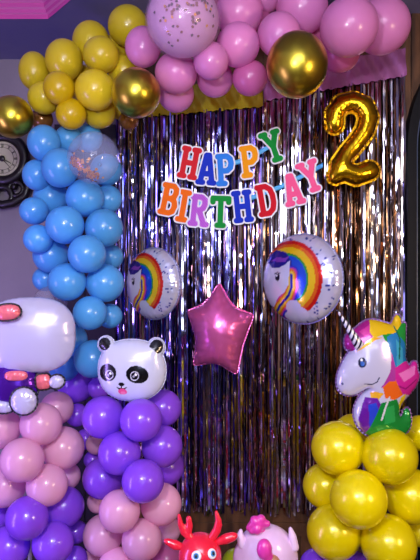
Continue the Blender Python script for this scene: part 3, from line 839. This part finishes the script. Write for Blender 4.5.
# ------------------------------------------------------------------ letter banners
LET = {  # strokes in a 1 x 1.5 box; slab serifs included
 'H': [[(.18, 0), (.18, 1.5)], [(.82, 0), (.82, 1.5)], [(.18, .75), (.82, .75)], [(.05, 0), (.31, 0)], [(.69, 0), (.95, 0)], [(.05, 1.5), (.31, 1.5)], [(.69, 1.5), (.95, 1.5)]],
 'A': [[(.14, 0), (.42, 1.5), (.58, 1.5), (.86, 0)], [(.24, .48), (.76, .48)], [(.02, 0), (.30, 0)], [(.70, 0), (.98, 0)]],
 'P': [[(.2, 0), (.2, 1.5)], [(.2, 1.5), (.62, 1.5), (.82, 1.34), (.86, 1.1), (.80, .86), (.60, .70), (.2, .70)], [(.05, 0), (.42, 0)], [(.08, 1.5), (.2, 1.5)]],
 'Y': [[(.10, 1.5), (.5, .72), (.90, 1.5)], [(.5, .72), (.5, 0)], [(.32, 0), (.68, 0)], [(-.02, 1.5), (.24, 1.5)], [(.76, 1.5), (1.02, 1.5)]],
 'B': [[(.2, 0), (.2, 1.5)], [(.2, 1.5), (.6, 1.5), (.78, 1.35), (.80, 1.14), (.72, .90), (.5, .80), (.2, .80)], [(.5, .80), (.78, .70), (.86, .42), (.78, .12), (.58, 0), (.2, 0)], [(.06, 0), (.2, 0)], [(.06, 1.5), (.2, 1.5)]],
 'I': [[(.5, 0), (.5, 1.5)], [(.28, 0), (.72, 0)], [(.28, 1.5), (.72, 1.5)]],
 'R': [[(.2, 0), (.2, 1.5)], [(.2, 1.5), (.6, 1.5), (.80, 1.36), (.82, 1.12), (.74, .90), (.55, .76), (.2, .76)], [(.5, .76), (.86, 0)], [(.05, 0), (.35, 0)], [(.78, 0), (1.0, 0)], [(.06, 1.5), (.2, 1.5)]],
 'T': [[(.5, 0), (.5, 1.5)], [(.02, 1.5), (.98, 1.5)], [(.02, 1.5), (.02, 1.3)], [(.98, 1.5), (.98, 1.3)], [(.32, 0), (.68, 0)]],
 'D': [[(.2, 0), (.2, 1.5)], [(.2, 1.5), (.55, 1.5), (.80, 1.3), (.90, .95), (.90, .55), (.80, .2), (.55, 0), (.2, 0)], [(.06, 0), (.2, 0)], [(.06, 1.5), (.2, 1.5)]],
}
card = mat('white_card', 'dcdce8', .45)
LC = {n: mat(n+'_card', c, .7, 0, Specular_IOR_Level=.15) for n, c in dict(red='d02430', blue='1a34c0', sky='3080e4', amber='f09c10', green='109038', orange='ee6c14', crimson='c81428', pink='ee5a90', magenta='b040c0').items()}
stripe = mat('striped_purple_card', 'a040c8', .7, 0, Specular_IOR_Level=.15)
_nt = stripe.node_tree; _w = _nt.nodes.new('ShaderNodeTexWave'); _w.inputs['Scale'].default_value = 55
_w.bands_direction = 'DIAGONAL'
_tc = _nt.nodes.new('ShaderNodeTexCoord'); _r = _nt.nodes.new('ShaderNodeValToRGB')
_r.color_ramp.interpolation = 'CONSTANT'; _r.color_ramp.elements[1].position = .5
_r.color_ramp.elements[0].color = (*lin('8c30c8'), 1); _r.color_ramp.elements[1].color = (*lin('d878d8'), 1)
_nt.links.new(_tc.outputs['Object'], _w.inputs[0]); _nt.links.new(_w.outputs[0], _r.inputs[0]); _nt.links.new(_r.outputs[0], _nt.nodes['Principled BSDF'].inputs['Base Color'])
ribbon_m = mat('light_blue_ribbon', '58b4f0', .3)
def letter(ch, px, py, rot, m, parent, d, wpx=16.5, hpx=27):
    k = (DIST-d)/F; o = P(px, py, d)-parent.location
    def make(name, rad, y0, y1, mt, par):
        bm = bmesh.new()
        strokes = LET[ch]
        # sample a merged outline through the sheet builder so strokes fuse into one card
        fs = [sd_stroke([((x-.5)*wpx*k, (z/1.5-.5)*hpx*k) for x, z in s], rad*k) for s in strokes]
        e = (rad+1)*k
        bm.free()
        return foil(name, sd_union(*fs), (-wpx*.53*k-e, wpx*.53*k+e, -hpx/2*k-e, hpx/2*k+e), .0016, 1, mt, par, flat=(y1-y0)/2, y=(y0+y1)/2)
    return make, o
def banner(name, label, items, rib, d):
    k = (DIST-d)/F
    c0 = P(items[0][1], items[0][2], d)
    t = thing(name, label, 'banner', c0, 0, 'birthday letter banners')
    bm = bmesh.new(); pts = [P(x, y, d-.004)-c0 for x, y in rib]
    # flat ribbon with real width
    fine = []
    for i in range(len(pts)-1):
        for s in range(6): fine.append(pts[i].lerp(pts[i+1], s/6))
    fine.append(pts[-1]); h = 2.4*k; prev = None
    for i, p in enumerate(fine):
        yy = p.y+.002*math.sin(i*1.1)
        q = [bm.verts.new((p.x, yy+dy, p.z+dz)) for dy, dz in ((-.0004, -h), (-.0004, h), (.0004, h), (.0004, -h))]
        if prev:
            for a_ in range(4): bm.faces.new((prev[a_], prev[(a_+1) % 4], q[(a_+1) % 4], q[a_]))
        prev = q
    r = link('ribbon', bm, ribbon_m, t); r['label'] = 'light blue ribbon threading the letters'
    for ch, px, py, rot, m, cn in items:
        make, o = letter(ch, px, py, rot, m, t, d)
        L_ = make('letter', 4.3, -.0012, .0012, card, t); L_.location = o; L_.rotation_euler = (random.uniform(-.05, .05), math.radians(rot), random.uniform(-.12, .12))
        L_['label'] = f'{cn} letter {ch} on white card'
        make('letter_face', 2.75, -.0034, -.0014, m, L_)
banner('letter_banner', 'upper letter banner spelling HAPPY on light blue ribbon', [
 ('H', 189.5, 163, 11, LC['red'], 'red'), ('A', 207, 169, 5, LC['blue'], 'blue'), ('P', 225.5, 170, -3, LC['sky'], 'sky blue'),
 ('P', 250, 161.5, -7, LC['amber'], 'amber'), ('Y', 273, 146.5, -19, LC['green'], 'green')],
 [(183, 155), (196, 160), (216, 166), (238, 162), (258, 153), (276, 143)], .10)
banner('letter_banner', 'lower letter banner spelling BIRTHDAY on light blue ribbon', [
 ('B', 170, 199.5, 12, LC['orange'], 'orange'), ('I', 183.5, 206, 10, LC['orange'], 'orange'), ('R', 199, 210.5, 6, stripe, 'striped purple'),
 ('T', 220.5, 212, 2, LC['green'], 'green'), ('H', 242.5, 206.5, -6, LC['blue'], 'blue'), ('D', 266.5, 200, -10, LC['crimson'], 'crimson'),
 ('A', 292.5, 189.5, -14, LC['pink'], 'pink'), ('Y', 310.5, 176.5, -20, LC['pink'], 'pink')],
 [(161, 188), (172, 197), (190, 203), (212, 204), (232, 203), (254, 197), (280, 187), (302, 176), (323, 165)], .10)

# ------------------------------------------------------------------ wall clock
clock_w = mat('dark_brown_clock_case', '120a0a', .4, 0, Coat_Weight=.1)
d = -YF+.055; k = (DIST-d)/F; c = P(3, 159, d)
t = thing('wall_clock', 'dark ornate round wall clock with cream dial below leftmost gold balloon', 'clock', c)
bm = bmesh.new(); torus(bm, (0, 0, 0), 22*k, 5.4*k); 
for a_ in range(8):
    an = a_*PI/4+.39; tube(bm, [(22*k*math.cos(an), 0, 22*k*math.sin(an)), (29*k*math.cos(an), 0, 29*k*math.sin(an))], [.012, .010])
    sphere(bm, (30*k*math.cos(an), 0, 30*k*math.sin(an)), .018, seg=14, rings=10)
disc(bm, (0, 0), 20*k, .0, .05)
link('case', bm, clock_w, t)
bm = bmesh.new(); disc(bm, (0, 0), 17.2*k, -.008, .0); link('dial', bm, mat('cream_dial', 'b9b494', .4), t, False)
bm = bmesh.new()
for h in range(12):
    an = h*PI/6; 
    for o_ in ((-.035, .035) if h % 3 else (-.06, 0, .06)):
        q0, q1 = 11.2*k, 14.6*k
        tube(bm, [(q0*math.sin(an+o_), -.009, q0*math.cos(an+o_)), (q1*math.sin(an+o_), -.009, q1*math.cos(an+o_))], .0013, 5)
torus(bm, (0, -.009, 0), 11.2*k, .0010, 40, 4); torus(bm, (0, -.009, 0), 14.6*k, .0010, 40, 4)
link('dial_marks', bm, mat('dark_print', '24201c', .5), t)
bm = bmesh.new()
tube(bm, [(0, -.014, 0), (9*k, -.014, -5*k)], [.0035, .0015], 6); link('hour_hand', bm, clock_w, t)
bm = bmesh.new()
tube(bm, [(0, -.017, 0), (9*k, -.017, -10*k)], [.003, .001], 6); sphere(bm, (0, -.015, 0), .016, sy=.4); link('minute_hand', bm, clock_w, t)
bm = bmesh.new()
torus(bm, (0, .0, -37*k), 9*k, 3.0*k, 28); torus(bm, (13*k, .0, -30*k), 7*k, 2.6*k, 24); torus(bm, (-13*k, .0, -30*k), 7*k, 2.6*k, 24)
tube(bm, [(22*k, 0, -18*k), (26*k, 0, -27*k), (22*k, 0, -37*k), (10*k, 0, -44*k), (0, 0, -46*k), (-10*k, 0, -44*k), (-22*k, 0, -37*k), (-26*k, 0, -27*k), (-22*k, 0, -18*k)], .024)
link('scrollwork', bm, clock_w, t)

# ------------------------------------------------------------------ inflatable toys
def blob(name, parts, m, parent, vox=.006, smooth=8):
    bm = bmesh.new()
    for p in parts:
        if len(p) == 2: sphere(bm, p[0], p[1])
        elif len(p) == 3: tube(bm, p[0], p[1], 14)
        else:
            sphere(bm, p[0], p[1], *p[2], rot=p[3])
    o = link(name, bm, m, parent)
    r = o.modifiers.new('r', 'REMESH'); r.mode = 'VOXEL'; r.voxel_size = vox; r.use_smooth_shade = True
    s = o.modifiers.new('s', 'SMOOTH'); s.iterations = smooth; s.factor = .5
    return o
def caps(pts, rads, n=8):
    out = []
    for i in range(len(pts)-1):
        a, b = Vector(pts[i]), Vector(pts[i+1])
        for j in range(n+1):
            f = j/n; out.append((a.lerp(b, f), rads[i]+(rads[i+1]-rads[i])*f))
    return out
I4 = Matrix.Identity(4)
red = mat('red_vinyl', 'e8203c', .25, 0, Coat_Weight=.5)
d = .86; k = (DIST-d)/F; c = P(201, 553, d); base_z = c.z
t = thing('inflatable_deer_toy', 'red inflatable deer toy with antlers and round blue eyes', 'toy', (c.x, c.y, 0))
def T(x, y, yy=0): return ((x-201)*k, yy, base_z+(553-y)*k)
body = [(T(200, 556), 22*k, (1, .95, 1.05), I4), (T(200, 572, -.03), 17*k, (1, 1.1, .8), I4)]
body += caps([T(200, 570, .03), (-.02, .06, .30), (-.06, .16, .27), (-.10, .28, .28)], [.055, .06, .075, .07])
for sx in (-1, 1):
    body += caps([(sx*.045-.03, .08, .24), (sx*.05-.03, .06, .03)], [.036, .03]); body += caps([(sx*.045-.10, .28, .24), (sx*.05-.10, .30, .03)], [.04, .03])
blob('body', body, red, t, .006, 6)
for pts in ([(190, 536, 3.6), (185, 529, 3.4), (181, 521, 2.8), (179, 514.5, 1.8)],):
    pass
def antler(chains, name='antler'):
    ps = []
    for ch in chains: ps += caps([T(x, y, -.005) for x, y, r in ch], [r*k for x, y, r in ch], 6)
    blob(name, ps, red, t, .0028, 3)
antler([[(191, 537, 4.2), (184, 531, 3.8), (180.5, 523, 3), (179, 514.5, 1.8)], [(188, 534, 3.6), (189.5, 525, 3.6), (188.8, 518, 2.9)]])
antler([[(212, 537, 4.2), (217, 529, 4.2), (218.5, 520, 3.3), (216.3, 511.5, 1.8)], [(214, 533, 3.4), (219, 524, 3.4)]])
for ch in ([(182, 546, 3.4), (175, 544, 4.8), (168, 541, 3.4), (165.5, 540, 2)], [(218, 541, 3.4), (226, 538, 5.2), (232, 536, 4.6), (235, 535, 3)]):
    antler([ch], 'ear')
wh = mat('white_vinyl', 'eef0fa', .25); bl = mat('blue_vinyl', '3c8cc8', .25); bk = mat('black_vinyl', '0a1428', .2)
for ex, ey in ((196.8, 547), (212, 546.5)):
    v0 = Vector(T(ex, ey)); cc = Vector(T(200, 556)); dx, dz = v0.x-cc.x, v0.z-cc.z
    rr = 22*k; yy = -.95*math.sqrt(max(rr*rr-dx*dx-(dz/1.05)**2, 0))
    nrm = Vector((dx, yy, dz)).normalized(); rm = nrm.to_track_quat('Z', 'Y').to_matrix().to_4x4()
    pos = Vector((v0.x, yy, v0.z))
    bm = bmesh.new(); sphere(bm, pos, 1, 4.9*k, 4.9*k, 2*k, rot=rm); e = link('eye', bm, wh, t)
    bm = bmesh.new(); sphere(bm, pos+nrm*.003, 1, 3.1*k, 3.1*k, 1.5*k, rot=rm); link('iris', bm, bl, e)
    bm = bmesh.new(); sphere(bm, pos+nrm*.0055, 1, 1.8*k, 1.8*k, 1.0*k, rot=rm); link('pupil', bm, bk, e)

pale = mat('pale_pink_vinyl', 'e2bfe8', .3, 0, Coat_Weight=.4); hot = mat('magenta_vinyl', 'dc3ca4', .3, 0, Coat_Weight=.4); tan = mat('tan_vinyl', 'b0785e', .35)
d = .80; k = (DIST-d)/F; c = P(266, 553, d); base_z = c.z
t = thing('inflatable_pony_toy', 'pale pink inflatable pony toy with magenta forelock, right of red toy', 'toy', (c.x, c.y, 0))
def T(x, y, yy=0): return ((x-266)*k, yy, base_z+(553-y)*k)
body = [(T(266, 553), 30*k, (1.0, .8, .95), I4), (T(266, 567), 31*k, (1.05, .85, 1), I4), (T(284, 560), 16*k, (.9, .9, 1.5), I4), (T(247, 560), 16*k, (.9, .9, 1.4), I4)]
body += caps([T(266, 570, .02), (.03, .08, .33), (.06, .20, .29), (.09, .33, .30)], [.07, .075, .09, .08])
for sx in (-1, 1):
    body += caps([(sx*.05+.04, .10, .26), (sx*.055+.04, .08, .035)], [.04, .033]); body += caps([(sx*.05+.09, .33, .24), (sx*.055+.09, .35, .036)], [.042, .034])
blob('body', body, pale, t, .007, 6)
ew = mat('white_pink_vinyl', 'e8c8ea', .3)
def part(name, chain, m, y=-.02, vox=.003):
    blob(name, caps([T(x, yy_, y) for x, yy_, r in chain], [r*k for x, yy_, r in chain], 6), m, t, vox, 3)
part('ear', [(243, 542, 5), (240, 534, 4.2), (240.5, 528, 2)], ew)
part('ear', [(293, 544, 5), (291.5, 534, 4.2), (289.5, 526, 2)], ew)
fl = caps([T(248, 523, -.035), T(255, 517, -.035), T(266, 519, -.035)], [3*k, 5.4*k, 3.4*k])+[(T(250, 521, -.035), 3.6*k), (T(253.5, 515.5, -.035), 4.4*k), (T(260, 514.5, -.035), 4.6*k), (T(265.5, 519, -.035), 3.6*k), (T(256, 523, -.04), 5.6*k), (T(251, 525, -.04), 3.4*k), (T(262, 521, -.03), 4*k)]
blob('forelock', fl+caps([T(258, 520, -.02), T(262, 530, -.02)], [4*k, 4*k]), hot, t, .003, 3)
blob('mane_tuft', [(T(262, 538, -.075), 8.4*k, (.9, .8, 1.2), I4), (T(265, 545, -.07), 6*k)], hot, t, .004, 4)
blob('muzzle_patch', [(T(270, 557, -.065), 9*k, (1, .9, 1.5), I4)], tan, t, .004, 3)

# made-up pendant fitting for the added key light set at the top
t = thing('key_light_fitting', 'made-up cord and socket for the added key light', 'lamp', (-.28, -2.45, 1.94))
bm = bmesh.new(); tube(bm, [(0, 0, .03), (0, 0, CEIL+.075-1.94)], .004); link('cord', bm, white_pl, t)
bm = bmesh.new(); tube(bm, [(0, 0, -.01), (0, 0, .05)], .02); link('socket', bm, white_pl, t)
